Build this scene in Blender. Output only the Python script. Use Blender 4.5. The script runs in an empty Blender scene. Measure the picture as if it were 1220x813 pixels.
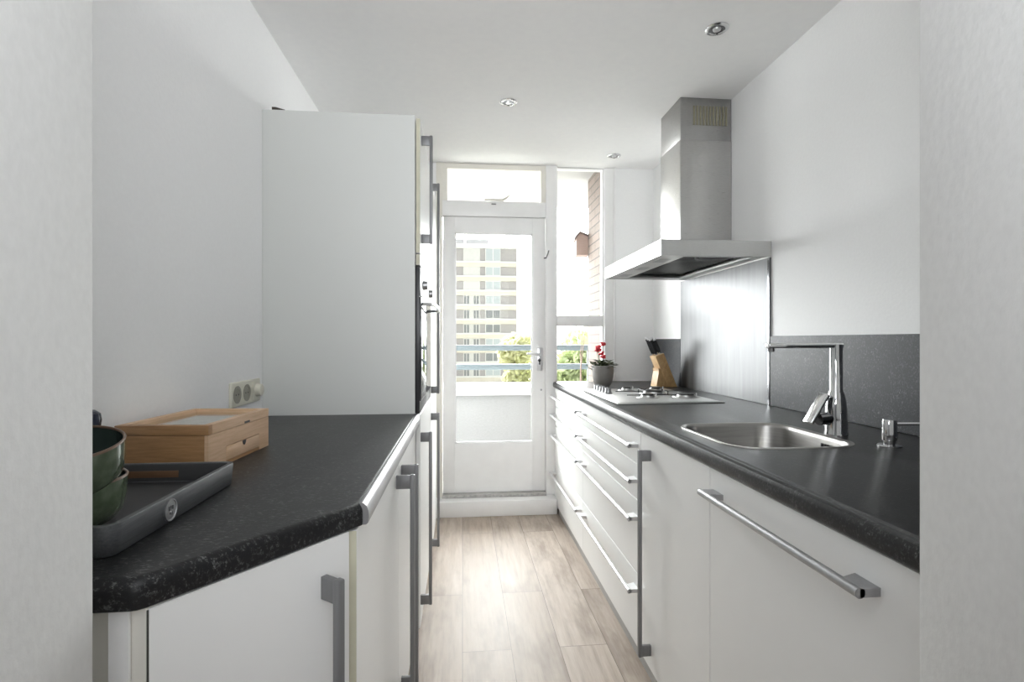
import bpy, bmesh, math, random
from mathutils import Vector, Matrix
random.seed(7)
PI = math.pi
S = bpy.context.scene
COL = S.collection

# ------------------------------------------------------------------ camera, world, lights, exposure
FPX = 620.0
YAW = math.atan(59.0 / FPX)
EYE = 1.214
cd = bpy.data.cameras.new('camera'); cam = bpy.data.objects.new('camera', cd); COL.objects.link(cam)
cam.location = (0, 0, EYE); cam.rotation_euler = (PI/2, 0, -YAW)
cd.sensor_width = 36.0; cd.lens = FPX / 1220.0 * 36.0; cd.clip_start = 0.02; cd.clip_end = 600
S.camera = cam
W = bpy.data.worlds.new('sky'); S.world = W; W.use_nodes = True
bg = W.node_tree.nodes['Background']; bg.inputs[0].default_value = (0.97, 0.985, 1.0, 1)
# hazy bright sky: the sun's side of the sky (+Y, beyond the balcony) is brighter than the side behind the house
SKY_SUN, SKY_BACK = 20.5, 1.22
_t = W.node_tree; _tc = _t.nodes.new('ShaderNodeTexCoord'); _sp = _t.nodes.new('ShaderNodeSeparateXYZ'); _mr = _t.nodes.new('ShaderNodeMapRange')
_mr.interpolation_type = 'SMOOTHSTEP'; _mr.inputs['From Min'].default_value = 0.0; _mr.inputs['From Max'].default_value = .7; _mr.inputs['To Min'].default_value = SKY_BACK; _mr.inputs['To Max'].default_value = SKY_SUN
_t.links.new(_tc.outputs['Generated'], _sp.inputs[0]); _t.links.new(_sp.outputs['Y'], _mr.inputs['Value']); _t.links.new(_mr.outputs[0], bg.inputs[1])
LIVING_W = 7.0; FILL_W = 98.0
def area(name, loc, rot, sx, sy, power, col=(1, 1, 1), portal=False):
    l = bpy.data.lights.new(name, 'AREA'); l.shape = 'RECTANGLE'; l.size = sx; l.size_y = sy; l.energy = power; l.color = col
    if portal: l.cycles.is_portal = True
    o = bpy.data.objects.new(name, l); COL.objects.link(o); o.location = loc; o.rotation_euler = rot
    return o
area('living_room_daylight', (0.2, -3.93, 1.40), (PI/2, 0, 0), 4.2, 1.8, LIVING_W, (.94, .97, 1.0))
area('added_fill_light', (0.1, -1.2, 1.90), (math.radians(148), 0, 0), 2.8, 1.5, FILL_W, (.94, .97, 1.0))  # added fill lamp behind the camera, brightens the kitchen ceiling and upper walls
area('garden_door_portal', (0.42, 3.86, 1.35), (-PI/2, 0, 0), 1.25, 2.3, 1, portal=True)
S.view_settings.view_transform = 'Standard'; S.view_settings.look = 'None'
S.view_settings.exposure = 0.42; S.view_settings.gamma = 1.0; S.view_settings.use_curve_mapping = False
S.cycles.use_denoising = True
S.cycles.max_bounces = 12; S.cycles.diffuse_bounces = 8; S.cycles.transparent_max_bounces = 16
S.cycles.sample_clamp_indirect = 6.0

# ------------------------------------------------------------------ materials
def mat(name, col, rough=0.5, metal=0.0, spec=0.5, coat=0.0, emis=None, es=0.0):
    m = bpy.data.materials.new(name); m.use_nodes = True
    b = m.node_tree.nodes['Principled BSDF']
    b.inputs['Base Color'].default_value = (*col, 1); b.inputs['Roughness'].default_value = rough
    b.inputs['Metallic'].default_value = metal; b.inputs['Specular IOR Level'].default_value = spec
    b.inputs['Coat Weight'].default_value = coat
    if emis: b.inputs['Emission Color'].default_value = (*emis, 1); b.inputs['Emission Strength'].default_value = es
    return m
def N(m, t, **kw):
    n = m.node_tree.nodes.new(t)
    for k, v in kw.items():
        if k in n.inputs: n.inputs[k].default_value = v
        else: setattr(n, k, v)
    return n
def L(m, a, b): m.node_tree.links.new(a, b)
def B(m): return m.node_tree.nodes['Principled BSDF']
def coords(m, scale=(1, 1, 1), rot=(0, 0, 0), kind='Object'):
    tc = N(m, 'ShaderNodeTexCoord'); mp = N(m, 'ShaderNodeMapping'); mp.inputs['Scale'].default_value = scale; mp.inputs['Rotation'].default_value = rot
    L(m, tc.outputs[kind], mp.inputs['Vector']); return mp.outputs['Vector']
def ramp(m, src, stops):
    r = N(m, 'ShaderNodeValToRGB'); e = r.color_ramp.elements
    while len(e) < len(stops): e.new(0.5)
    for el, (p, c) in zip(e, stops): el.position = p; el.color = (*c, 1) if len(c) == 3 else c
    L(m, src, r.inputs['Fac']); return r.outputs['Color']
def bump(m, src, strength, dist=0.01):
    b = N(m, 'ShaderNodeBump'); b.inputs['Strength'].default_value = strength; b.inputs['Distance'].default_value = dist
    L(m, src, b.inputs['Height']); L(m, b.outputs['Normal'], B(m).inputs['Normal'])
def noise(m, vec, scale, detail=4, rough=0.5):
    n = N(m, 'ShaderNodeTexNoise'); n.inputs['Scale'].default_value = scale; n.inputs['Detail'].default_value = detail; n.inputs['Roughness'].default_value = rough
    L(m, vec, n.inputs['Vector']); return n.outputs['Fac']
def varied(name, c1, c2, rough, scale, stretch=(1, 1, 1), bs=0.0, bd=0.002, **kw):
    m = mat(name, c1, rough, **kw); v = coords(m, stretch); f = noise(m, v, scale)
    L(m, ramp(m, f, [(0.3, c1), (0.7, c2)]), B(m).inputs['Base Color'])
    if bs: bump(m, f, bs, bd)
    return m

M = {}
M['wall'] = varied('plaster_paint', (.88, .88, .88), (.90, .90, .90), .75, 90, bs=.25, bd=.002)
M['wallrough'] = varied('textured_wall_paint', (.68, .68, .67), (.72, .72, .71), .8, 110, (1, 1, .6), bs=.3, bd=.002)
M['ceil'] = varied('ceiling_paint', (.90, .895, .895), (.92, .915, .91), .8, 30)
M['front'] = varied('white_laminate', (.78, .78, .77), (.80, .80, .79), .38, 3)
M['carcass'] = varied('grey_white_carcass', (.62, .63, .61), (.64, .65, .63), .45, 2)
M['edge'] = varied('beige_edge_band', (.52, .50, .39), (.56, .54, .42), .5, 20)
M['gap'] = mat('dark_joint', (.05, .05, .045), .8)
M['paintw'] = varied('gloss_white_joinery', (.85, .845, .84), (.88, .875, .87), .35, 12)
M['cream'] = varied('cream_joinery', (.78, .755, .69), (.82, .795, .73), .45, 12)
M['alu'] = varied('satin_aluminium', (.36, .36, .37), (.42, .42, .43), .38, 60, (1, 1, .1), metal=.9)
M['alud'] = varied('dark_grey_aluminium', (.19, .19, .195), (.22, .22, .225), .42, 60, (1, 1, .1), metal=.35)
M['alu2'] = varied('bright_aluminium', (.72, .72, .73), (.78, .78, .79), .30, 60, (1, .05, 1), metal=.9)
M['chrome'] = mat('chrome', (.72, .72, .73), .08, 1.0)
M['chromed'] = mat('dark_chrome', (.25, .25, .26), .15, 1.0)
M['plinth'] = varied('grey_plinth', (.33, .33, .325), (.38, .38, .375), .4, 20, metal=.3)
M['black'] = mat('black_plastic', (.02, .02, .022), .35)
M['blackmat'] = mat('black_matt', (.022, .022, .023), .6)
M['enamel'] = mat('black_enamel', (.03, .03, .03), .3)
M['ovenglass'] = mat('dark_oven_glass', (.03, .032, .035), .05, spec=.8)
M['plastic'] = mat('cream_plastic', (.70, .68, .58), .35)
M['hole'] = mat('dark_cream_recess', (.30, .29, .24), .5)
M['white'] = mat('white_enamel', (.85, .85, .85), .2)

def steel(name, c1, c2, stretch, scale=40, rough=.27, rv=.12):
    m = mat(name, c1, rough, 1.0); v = coords(m, stretch)
    f = noise(m, v, scale, 5, .6)
    L(m, ramp(m, f, [(.3, c1), (.7, c2)]), B(m).inputs['Base Color'])
    mr = N(m, 'ShaderNodeMapRange'); mr.inputs['To Min'].default_value = rough - rv/2; mr.inputs['To Max'].default_value = rough + rv
    L(m, f, mr.inputs['Value']); L(m, mr.outputs['Result'], B(m).inputs['Roughness'])
    return m
M['steel'] = steel('brushed_steel', (.52, .515, .505), (.60, .595, .585), (1, 1, 14))
M['steelh'] = steel('horizontally_brushed_steel', (.55, .55, .54), (.63, .63, .62), (2, 2, 40), rough=.33)
M['steelv'] = steel('vertically_streaked_steel', (.105, .107, .11), (.165, .165, .168), (1, 9, .5), 3, rough=.42, rv=.12)
M['steels'] = steel('sink_steel', (.34, .33, .315), (.43, .42, .405), (.6, .6, 12), 12, rough=.28, rv=.05)

def stone(name, base, flecks, amount, rough):
    m = mat(name, base, rough, spec=.28); v = coords(m, (1, 1, 1)); v2 = coords(m, (1, 1.9, 1.4), (0, 0, .5))
    fine = noise(m, v2, 105, 6, .78); mid = noise(m, v, 26, 5, .7)
    def mr(src, a, b_):
        n = N(m, 'ShaderNodeMapRange'); n.inputs['From Min'].default_value = a; n.inputs['From Max'].default_value = b_; L(m, src, n.inputs['Value']); return n.outputs[0]
    k = N(m, 'ShaderNodeMath', operation='MULTIPLY'); L(m, mr(fine, .575 - amount, .73 - amount), k.inputs[0]); L(m, mr(mid, .36, .66), k.inputs[1])
    L(m, ramp(m, k.outputs[0], [(0, base), (1, flecks)]), B(m).inputs['Base Color'])
    return m
M['top'] = stone('black_stone_laminate', (.011, .011, .0115), (.19, .19, .19), .055, .34)
M['splash'] = stone('charcoal_stone_laminate', (.038, .040, .045), (.22, .225, .235), .06, .40)

def wood(name, c1, c2, stretch, scale=18, rough=.45, rot=(0, 0, 0)):
    m = mat(name, c1, rough); v = coords(m, stretch, rot); f = noise(m, v, scale, 6, .65)
    L(m, ramp(m, f, [(.32, c2), (.62, c1)]), B(m).inputs['Base Color']); return m
M['bamboo'] = wood('bamboo', (.40, .225, .105), (.28, .15, .065), (1.2, 1.2, 16), 12)  # darker copy: shade on the box's camera-facing side is in the colour
M['bamboo_lit'] = wood('bamboo_lit_side', (.68, .47, .31), (.56, .37, .22), (1, 1, 14), 12)  # paler copy: window light on the box's right side is in the colour
M['block'] = wood('oak_block', (.55, .36, .17), (.38, .22, .09), (9, 3, 2), 14, rot=(0, .35, 0))

def floor_mat():
    m = mat('grey_oak_laminate', (.4, .34, .28), .36)
    tc = N(m, 'ShaderNodeTexCoord'); sp = N(m, 'ShaderNodeSeparateXYZ'); cb = N(m, 'ShaderNodeCombineXYZ')
    L(m, tc.outputs['Object'], sp.inputs[0]); L(m, sp.outputs['Y'], cb.inputs['X']); L(m, sp.outputs['X'], cb.inputs['Y'])
    br = N(m, 'ShaderNodeTexBrick'); br.offset = .37; br.inputs['Scale'].default_value = 1.0
    br.inputs['Brick Width'].default_value = 1.25; br.inputs['Row Height'].default_value = .192; br.inputs['Mortar Size'].default_value = .0012
    br.inputs['Mortar Smooth'].default_value = .2; br.inputs['Bias'].default_value = 0
    br.inputs['Color1'].default_value = (0, 0, 0, 1); br.inputs['Color2'].default_value = (1, 1, 1, 1); br.inputs['Mortar'].default_value = (.5, .5, .5, 1)
    L(m, cb.outputs[0], br.inputs['Vector'])
    mp = N(m, 'ShaderNodeMapping'); mp.inputs['Scale'].default_value = (16, 1.3, 1); L(m, tc.outputs['Object'], mp.inputs['Vector'])
    off = N(m, 'ShaderNodeVectorMath', operation='MULTIPLY_ADD'); L(m, br.outputs['Color'], off.inputs[0]); off.inputs[1].default_value = (37, 11, 3); L(m, mp.outputs[0], off.inputs[2])
    g = noise(m, off.outputs[0], 2.2, 8, .68)
    mp2 = N(m, 'ShaderNodeMapping'); mp2.inputs['Scale'].default_value = (3.5, 1.1, 1); L(m, tc.outputs['Object'], mp2.inputs['Vector'])
    off2 = N(m, 'ShaderNodeVectorMath', operation='MULTIPLY_ADD'); L(m, br.outputs['Color'], off2.inputs[0]); off2.inputs[1].default_value = (17, 5, 3); L(m, mp2.outputs[0], off2.inputs[2])
    kn = noise(m, off2.outputs[0], 2.0, 4, .6)
    c = ramp(m, g, [(.28, (.33, .265, .215)), (.5, (.47, .40, .34)), (.72, (.57, .505, .45))])
    c2 = ramp(m, kn, [(.30, (.62, .58, .55)), (.5, (1, 1, 1)), (.75, (1.0, .97, .94))])
    mx = N(m, 'ShaderNodeMix', data_type='RGBA', blend_type='MULTIPLY'); mx.inputs[0].default_value = 1; L(m, c, mx.inputs[6]); L(m, c2, mx.inputs[7])
    tone = ramp(m, br.outputs['Color'], [(0, (.86, .84, .82)), (1, (1.1, 1.1, 1.1))])
    mx2 = N(m, 'ShaderNodeMix', data_type='RGBA', blend_type='MULTIPLY'); mx2.inputs[0].default_value = 1; L(m, mx.outputs[2], mx2.inputs[6]); L(m, tone, mx2.inputs[7])
    mx3 = N(m, 'ShaderNodeMix', data_type='RGBA'); L(m, br.outputs['Fac'], mx3.inputs[0]); L(m, mx2.outputs[2], mx3.inputs[6]); mx3.inputs[7].default_value = (.13, .10, .08, 1)
    L(m, mx3.outputs[2], B(m).inputs['Base Color'])
    mr = N(m, 'ShaderNodeMapRange'); mr.inputs['To Min'].default_value = .40; mr.inputs['To Max'].default_value = .58; L(m, g, mr.inputs['Value']); L(m, mr.outputs[0], B(m).inputs['Roughness'])
    bump(m, g, .12, .002); return m
M['floor'] = floor_mat()

def brick_mat():
    m = mat('pale_brick', (.5, .4, .34), .85); tc = N(m, 'ShaderNodeTexCoord'); sp = N(m, 'ShaderNodeSeparateXYZ'); cb = N(m, 'ShaderNodeCombineXYZ')
    L(m, tc.outputs['Object'], sp.inputs[0])
    ad = N(m, 'ShaderNodeMath', operation='ADD'); L(m, sp.outputs['X'], ad.inputs[0]); L(m, sp.outputs['Y'], ad.inputs[1])
    L(m, ad.outputs[0], cb.inputs['X']); L(m, sp.outputs['Z'], cb.inputs['Y'])
    br = N(m, 'ShaderNodeTexBrick'); br.inputs['Scale'].default_value = 1; br.inputs['Brick Width'].default_value = .22; br.inputs['Row Height'].default_value = .0665; br.inputs['Mortar Size'].default_value = .005
    br.inputs['Color1'].default_value = (.19, .148, .125, 1); br.inputs['Color2'].default_value = (.16, .128, .108, 1); br.inputs['Mortar'].default_value = (.085, .072, .064, 1)
    L(m, cb.outputs[0], br.inputs['Vector']); L(m, br.outputs['Color'], B(m).inputs['Base Color']); bump(m, br.outputs['Fac'], -.4, .004); return m
M['brick'] = brick_mat()

def glass_mat(ior=1.18):
    m = bpy.data.materials.new('clear_glass'); m.use_nodes = True; t = m.node_tree; t.nodes.clear()
    o = t.nodes.new('ShaderNodeOutputMaterial'); mx = t.nodes.new('ShaderNodeMixShader'); tr = t.nodes.new('ShaderNodeBsdfTransparent'); gl = t.nodes.new('ShaderNodeBsdfGlossy'); fr = t.nodes.new('ShaderNodeFresnel')
    fr.inputs['IOR'].default_value = ior; gl.inputs['Roughness'].default_value = .02; tr.inputs['Color'].default_value = (.97, .98, .97, 1)
    ge = t.nodes.new('ShaderNodeNewGeometry'); iv = t.nodes.new('ShaderNodeMath'); iv.operation = 'SUBTRACT'; iv.inputs[0].default_value = 1.0; t.links.new(ge.outputs['Backfacing'], iv.inputs[1]); mu = t.nodes.new('ShaderNodeMath'); mu.operation = 'MULTIPLY'; t.links.new(fr.outputs[0], mu.inputs[0]); t.links.new(iv.outputs[0], mu.inputs[1]); t.links.new(mu.outputs[0], mx.inputs[0]); t.links.new(tr.outputs[0], mx.inputs[1]); t.links.new(gl.outputs[0], mx.inputs[2]); t.links.new(mx.outputs[0], o.inputs[0]); return m
M['glass'] = glass_mat(); M['lidglass'] = glass_mat(1.6)

# ------------------------------------------------------------------ mesh helpers
ORG = {}
class MB:
    def __init__(s): s.b = bmesh.new()
    def box(s, x0, x1, y0, y1, z0, z1, bev=0.0, seg=2, mtx=None):
        x0, x1 = min(x0, x1), max(x0, x1); y0, y1 = min(y0, y1), max(y0, y1); z0, z1 = min(z0, z1), max(z0, z1)
        r = bmesh.ops.create_cube(s.b, size=1.0); vs = r['verts']
        for v in vs: v.co = Vector((x0 + (v.co.x + .5)*(x1-x0), y0 + (v.co.y + .5)*(y1-y0), z0 + (v.co.z + .5)*(z1-z0)))
        if bev:
            es = list({e for v in vs for e in v.link_edges})
            rr = bmesh.ops.bevel(s.b, geom=es, offset=bev, segments=seg, affect='EDGES', profile=.5)
            vs = list({v for f in rr['faces'] for v in f.verts} | {v for v in vs if v.is_valid})
        if mtx: bmesh.ops.transform(s.b, matrix=mtx, verts=vs)
        return s
    def ring_loft(s, rings, close=True, cap0=True, cap1=True):
        rv = [[s.b.verts.new(p) for p in r] for r in rings]; n = len(rv[0])
        for a, b in zip(rv, rv[1:]):
            for i in range(n if close else n-1):
                j = (i+1) % n
                try: s.b.faces.new((a[i], a[j], b[j], b[i]))
                except ValueError: pass
        if cap0 and close: s.b.faces.new(rv[0][::-1])
        if cap1 and close: s.b.faces.new(rv[-1])
        return s
    def cyl(s, p0, p1, r0, r1=None, n=20, caps=True):
        r1 = r0 if r1 is None else r1; p0, p1 = Vector(p0), Vector(p1); d = (p1-p0).normalized()
        u = d.orthogonal().normalized(); w = d.cross(u)
        return s.ring_loft([[p + (u*math.cos(2*PI*i/n) + w*math.sin(2*PI*i/n))*r for i in range(n)] for p, r in ((p0, r0), (p1, r1))], True, caps, caps)
    def tube(s, pts, r, n=10):
        pts = [Vector(p) for p in pts]; rad = r if isinstance(r, (list, tuple)) else [r]*len(pts)
        rings = []; u = None
        for i, p in enumerate(pts):
            d = (pts[min(i+1, len(pts)-1)] - pts[max(i-1, 0)]).normalized()
            u = d.orthogonal().normalized() if u is None else (u - d*u.dot(d)).normalized(); w = d.cross(u)
            rings.append([p + (u*math.cos(2*PI*k/n) + w*math.sin(2*PI*k/n))*rad[i] for k in range(n)])
        return s.ring_loft(rings)
    def lathe(s, c, prof, n=40, mtx=None, cap=True):
        rings = [[(Vector((c[0] + r*math.cos(2*PI*i/n), c[1] + r*math.sin(2*PI*i/n), c[2] + z)) if not mtx else mtx @ Vector((r*math.cos(2*PI*i/n), r*math.sin(2*PI*i/n), z))) for i in range(n)] for r, z in prof]
        return s.ring_loft(rings, True, cap, cap)
    def prism(s, poly, ext, bev=0.0, seg=2):
        e = Vector(ext); a = [s.b.verts.new(Vector(p)) for p in poly]; c = [s.b.verts.new(Vector(p) + e) for p in poly]; n = len(a)
        fs = [s.b.faces.new(a[::-1]), s.b.faces.new(c)]
        for i in range(n): fs.append(s.b.faces.new((a[i], a[(i+1) % n], c[(i+1) % n], c[i])))
        if bev:
            es = list({e for f in fs for e in f.edges}); bmesh.ops.bevel(s.b, geom=es, offset=bev, segments=seg, affect='EDGES', profile=.5)
        return s
    def build(s, name, m, parent=None, base=None, ang=35):
        bmesh.ops.recalc_face_normals(s.b, faces=s.b.faces[:])
        if parent: o0 = ORG[parent.name]
        else: o0 = Vector(base) if base else Vector((0, 0, 0))
        if base and parent: pass
        for v in s.b.verts: v.co -= o0
        me = bpy.data.meshes.new(name); s.b.to_mesh(me); s.b.free()
        me.shade_smooth(); me.set_sharp_from_angle(angle=math.radians(ang))
        me.materials.append(M[m] if isinstance(m, str) else m)
        o = bpy.data.objects.new(name, me); COL.objects.link(o)
        if parent: o.parent = parent
        else: o.location = o0
        ORG[o.name] = o0
        return o
def thing(name, label, cat, loc, group=None):
    o = bpy.data.objects.new(name, None); o.empty_display_size = .05; COL.objects.link(o); o.location = loc; ORG[o.name] = Vector(loc)
    return tag(o, label, cat, group)
def tag(o, label, cat, group=None):
    o['label'] = label; o['category'] = cat
    if group: o['group'] = group
    return o
def struct(o): o['kind'] = 'structure'; return o
def sbox(name, m, *a, **k): return struct(MB().box(*a, **k).build(name, m))
def part(name, m, parent, *a, **k): return MB().box(*a, **k).build(name, m, parent)
def copy_tree(o, parent=None):
    c = o.copy(); COL.objects.link(c)
    if parent: c.parent = parent
    ORG[c.name] = ORG[o.name].copy()
    for ch in [x for x in bpy.data.objects if x.parent == o]: copy_tree(ch, c)
    return c

# ------------------------------------------------------------------ the room shell
CE = 2.478; YW = 3.72; XL = -.785; XR = 1.40
sbox('floor', 'floor', -3.1, 3.3, -.9, 3.72, -.06, 0)
M['lwall'] = varied('darkened_living_room', (.34, .34, .34), (.38, .38, .38), .8, 20)  # unseen living-room surfaces, greyed to cut bounce light into the kitchen
sbox('floor_living_room', varied('darkened_unseen_floor', (.07, .07, .07), (.10, .10, .10), .95, 60), -3.1, 3.3, -4.1, -.9, -.06, 0)  # unseen floor darkened so less light bounces onto the low units
sbox('ceiling', 'ceil', -3.1, 3.3, .38, 3.80, CE, CE + .12)
sbox('ceiling_living_room', 'lwall', -3.1, 3.3, -4.1, .38, CE, CE + .12)
sbox('wall_left', 'wall', XL - .1, XL, .62, 3.80, 0, CE)
sbox('wall_right', 'wall', XR, XR + .1, .66, 3.80, 0, CE)
sbox('wall_front_left', 'wallrough', -3.0, -.408, .40, .62, 0, CE, bev=.003)
sbox('wall_front_right', 'wallrough', .625, 3.2, .42, .66, 0, CE, bev=.003)
sbox('wall_side_left', 'lwall', -3.1, -3.0, -4.0, .62, 0, CE)
sbox('wall_side_right', 'lwall', 3.2, 3.3, -4.0, .66, 0, CE)
# living room back wall with a wide window opening behind the camera
o = MB(); o.box(-3.1, 3.3, -4.1, -4.0, 0, .42); o.box(-3.1, 3.3, -4.1, -4.0, 2.34, CE); o.box(-3.1, -2.0, -4.1, -4.0, .42, 2.34); o.box(2.4, 3.3, -4.1, -4.0, .42, 2.34)
struct(o.build('wall_back', 'lwall'))
o = MB()
for x in (-2.0, -.55, .93, 2.34): o.box(x, x + .06, -4.08, -4.02, .42, 2.34)
o.box(-2, 2.4, -4.08, -4.02, .42, .48); o.box(-2, 2.4, -4.08, -4.02, 2.28, 2.34)
struct(o.build('window_3', 'paintw'))

# door wall
sbox('wall_far_left', 'wall', XL - .1, -.183, YW, YW + .10, 0, CE)
sbox('wall_far_right', 'wall', 1.113, XR + .1, YW, YW + .10, 0, CE)
sbox('wall_far_sill', 'wall', .66, 1.113, YW, YW + .10, 0, .90)
sbox('trim_1', 'cream', -.185, -.142, YW - .012, YW + .08, 0, CE, bev=.002)
sbox('trim_2', 'paintw', .598, .678, YW - .02, YW + .08, .108, CE, bev=.003)          # mullion between door and window
sbox('trim_3', 'paintw', 1.031, 1.113, YW - .005, YW + .08, .90, CE, bev=.003)
sbox('trim_4', 'paintw', 1.098, 1.113, YW - .016, YW - .004, .92, CE, bev=.002)
# raised door step
o = MB(); o.box(-.60, .66, 3.592, YW + .1, 0, .108, bev=.006); struct(o.build('trim_5', 'paintw'))
MB().box(-.142, .598, YW - .045, YW + .06, .108, .131, bev=.003).build('door_sill', varied('worn_sill', (.55, .54, .52), (.32, .31, .30), .6, 40, (1, 8, 1)), bpy.data.objects['trim_5'])

# transom window over the door
w1 = MB(); z0, z1, a, b_ = 2.118, CE - .004, -.142, .598
w1.box(a, -.107, YW - .012, YW + .05, z0 + .093, z1); w1.box(.561, b_, YW - .012, YW + .05, z0 + .093, z1)
w1.box(-.107, .561, YW - .012, YW + .05, 2.438, z1)
w1 = struct(w1.build('window_1', 'cream'))
MB().box(a, b_, YW - .016, YW + .06, 2.102, 2.211, bev=.004).build('bottom_rail', 'paintw', w1)
MB().box(-.107, .561, YW + .02, YW + .026, 2.211, 2.438).build('pane', 'glass', w1)
h = MB(); h.box(.19, .30, YW - .035, YW - .012, 2.212, 2.224, bev=.003)
h.tube([(.19, YW - .03, 2.217), (.165, YW - .045, 2.212), (.155, YW - .05, 2.209)], .006)
h.tube([(.29, YW - .03, 2.218), (.315, YW - .04, 2.232), (.33, YW - .045, 2.244)], [.009, .007, .006])
h.build('casement_stay', 'cream', w1)
MB().box(.205, .238, YW - .024, YW - .015, 2.186, 2.192).build('catch_slot', 'chromed', w1)

# glazed door
d1 = MB(); yl0, yl1 = YW - .002, YW + .045
d1.box(-.136, -.053, yl0, yl1, .134, 2.098, bev=.003); d1.box(.503, .594, yl0, yl1, .134, 2.098, bev=.003)
d1.box(-.053, .503, yl0 + .0012, yl1, 1.986, 2.098); d1.box(-.053, .503, yl0 + .0012, yl1, .134, .485)
d1 = struct(d1.build('door_1', 'paintw'))
MB().box(-.053, .503, YW + .02, YW + .028, .485, 1.986).build('glass_pane', 'glass', d1)
g = MB()
for q in ((-.056, -.044, .485, 1.986), (.494, .506, .485, 1.986)): g.box(q[0], q[1], YW + .008, YW + .02, q[2], q[3])
g.box(-.053, .503, YW + .008, YW + .02, .482, .494); g.box(-.053, .503, YW + .008, YW + .02, 1.977, 1.989)
g.build('glazing_bead', 'white', d1)
MB().box(.534, .576, YW - .008, YW, 1.0, 1.165, bev=.003).build('lock_plate', 'alu2', d1)
h = MB(); h.cyl((.552, YW - .008, 1.118), (.552, YW - .055, 1.118), .010, n=14); h.tube([(.552, YW - .052, 1.118), (.53, YW - .056, 1.119), (.49, YW - .056, 1.121), (.455, YW - .056, 1.124)], [.010, .009, .008, .0065]); h.build('door_handle', 'alu2', d1)
h = MB(); h.cyl((.552, YW - .008, 1.075), (.552, YW - .0105, 1.075), .011, n=18); h.box(.547, .557, YW - .0105, YW - .008, 1.043, 1.075); h.build('keyhole', 'chromed', d1)
h = MB(); h.tube([(.60, YW - .025, 1.815), (.606, YW - .05, 1.835), (.612, YW - .055, 1.86)], .004); h.cyl((.60, YW - .03, 1.81), (.58, YW - .03, 1.808), .005); h.build('hook', 'chromed', d1)
h = MB(); h.cyl((.565, YW, .862), (.565, YW - .006, .862), .007, n=12); h.build('screw_cap', 'alu', d1)

# tall side window
w2 = MB()
w2.box(.678, 1.031, YW + .0, YW + .06, 1.321, 1.400, bev=.003); w2.box(.678, 1.031, YW + .0, YW + .06, .895, .910)
w2.box(1.018, 1.031, YW + .01, YW + .06, .91, CE - .004); w2.box(.678, .684, YW + .01, YW + .06, .91, CE - .004)
w2.box(.684, 1.018, YW + .01, YW + .06, CE - .012, CE - .004)
w2 = struct(w2.build('window_2', 'paintw'))
MB().box(.684, 1.018, YW + .03, YW + .036, 1.40, CE - .012).build('upper_pane', 'glass', w2)
MB().box(.684, 1.018, YW + .03, YW + .036, .910, 1.321).build('lower_pane', 'glass', w2)

# ------------------------------------------------------------------ outside: balcony
bal = tag(MB().box(-2.5, 1.6, 3.83, 5.35, -.25, -.08).build('balcony_floor', varied('concrete', (.5, .5, .48), (.56, .56, .54), .8, 8), base=(0, 4.5, -.25)), 'grey concrete balcony slab outside the glazed door', 'balcony floor'); struct(bal)
p = thing('balcony_parapet', 'low white balcony wall with a wide overhanging ledge outside the door', 'balcony wall', (0, 4.9, -.08))
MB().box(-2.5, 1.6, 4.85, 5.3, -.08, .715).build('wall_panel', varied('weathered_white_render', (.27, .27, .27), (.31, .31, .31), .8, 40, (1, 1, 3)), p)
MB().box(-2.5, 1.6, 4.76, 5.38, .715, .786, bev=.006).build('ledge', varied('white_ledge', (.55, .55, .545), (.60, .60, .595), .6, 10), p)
M['teal'] = varied('grey_teal_paint', (.13, .165, .18), (.15, .185, .20), .5, 20)
rl = thing('balcony_railing', 'grey-teal metal railing with two flat bars above the white balcony wall', 'railing', (0, 5.3, .786))
for z in (1.115, .92): MB().box(-2.5, 1.6, 5.30, 5.345, z, z + .058, bev=.006).build('rail', 'teal', rl)
for x in (-1.6, -.35, 1.3): MB().box(x, x + .035, 5.345, 5.37, .786, 1.173, bev=.003).build('post', 'teal', rl)
struct(MB().box(-2.6, 1.7, 3.82, 5.15, 2.55, 2.75).build('ceiling_balcony', varied('balcony_soffit', (.40, .39, .385), (.43, .42, .415), .8, 5)))
struct(MB().box(1.04, 1.60, 3.83, 4.25, -.2, 2.55).build('wall_brick_side', 'brick'))
bh = thing('birdhouse', 'small pinkish wooden birdhouse fixed to the pale brick wall outside', 'birdhouse', (1.0, 4.27, 1.93))
BP = varied('weathered_pink_wood', (.33, .24, .21), (.39, .29, .255), .8, 30, (1, 1, 6)); BR = varied('grey_wood_roof', (.12, .09, .085), (.16, .12, .11), .8, 30)
x0, x1, yy0, yy1 = .945, 1.06, 4.26, 4.40
MB().prism([(x0, yy0, 1.93), (x1, yy0, 1.93), (x1, yy0, 2.075), ((x0+x1)/2 - .03, yy0, 2.115), (x0, yy0, 2.07)], (0, yy1 - yy0, 0)).build('box', BP, bh)
r = MB(); r.prism([(x0 - .018, yy0 - .015, 2.062), (x0 - .014, yy0 - .015, 2.074), (.9725, yy0 - .015, 2.128), (.9725, yy0 - .015, 2.115)], (0, yy1 - yy0 + .03, 0)); r.prism([(.9725, yy0 - .015, 2.115), (.9725, yy0 - .015, 2.128), (x1 + .015, yy0 - .015, 2.09), (x1 + .015, yy0 - .015, 2.078)], (0, yy1 - yy0 + .03, 0)); r.build('roof', BR, bh)
MB().cyl((x0 - .001, 4.33, 2.02), (x0 + .002, 4.33, 2.02), .018).build('entrance_hole', 'black', bh)

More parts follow.
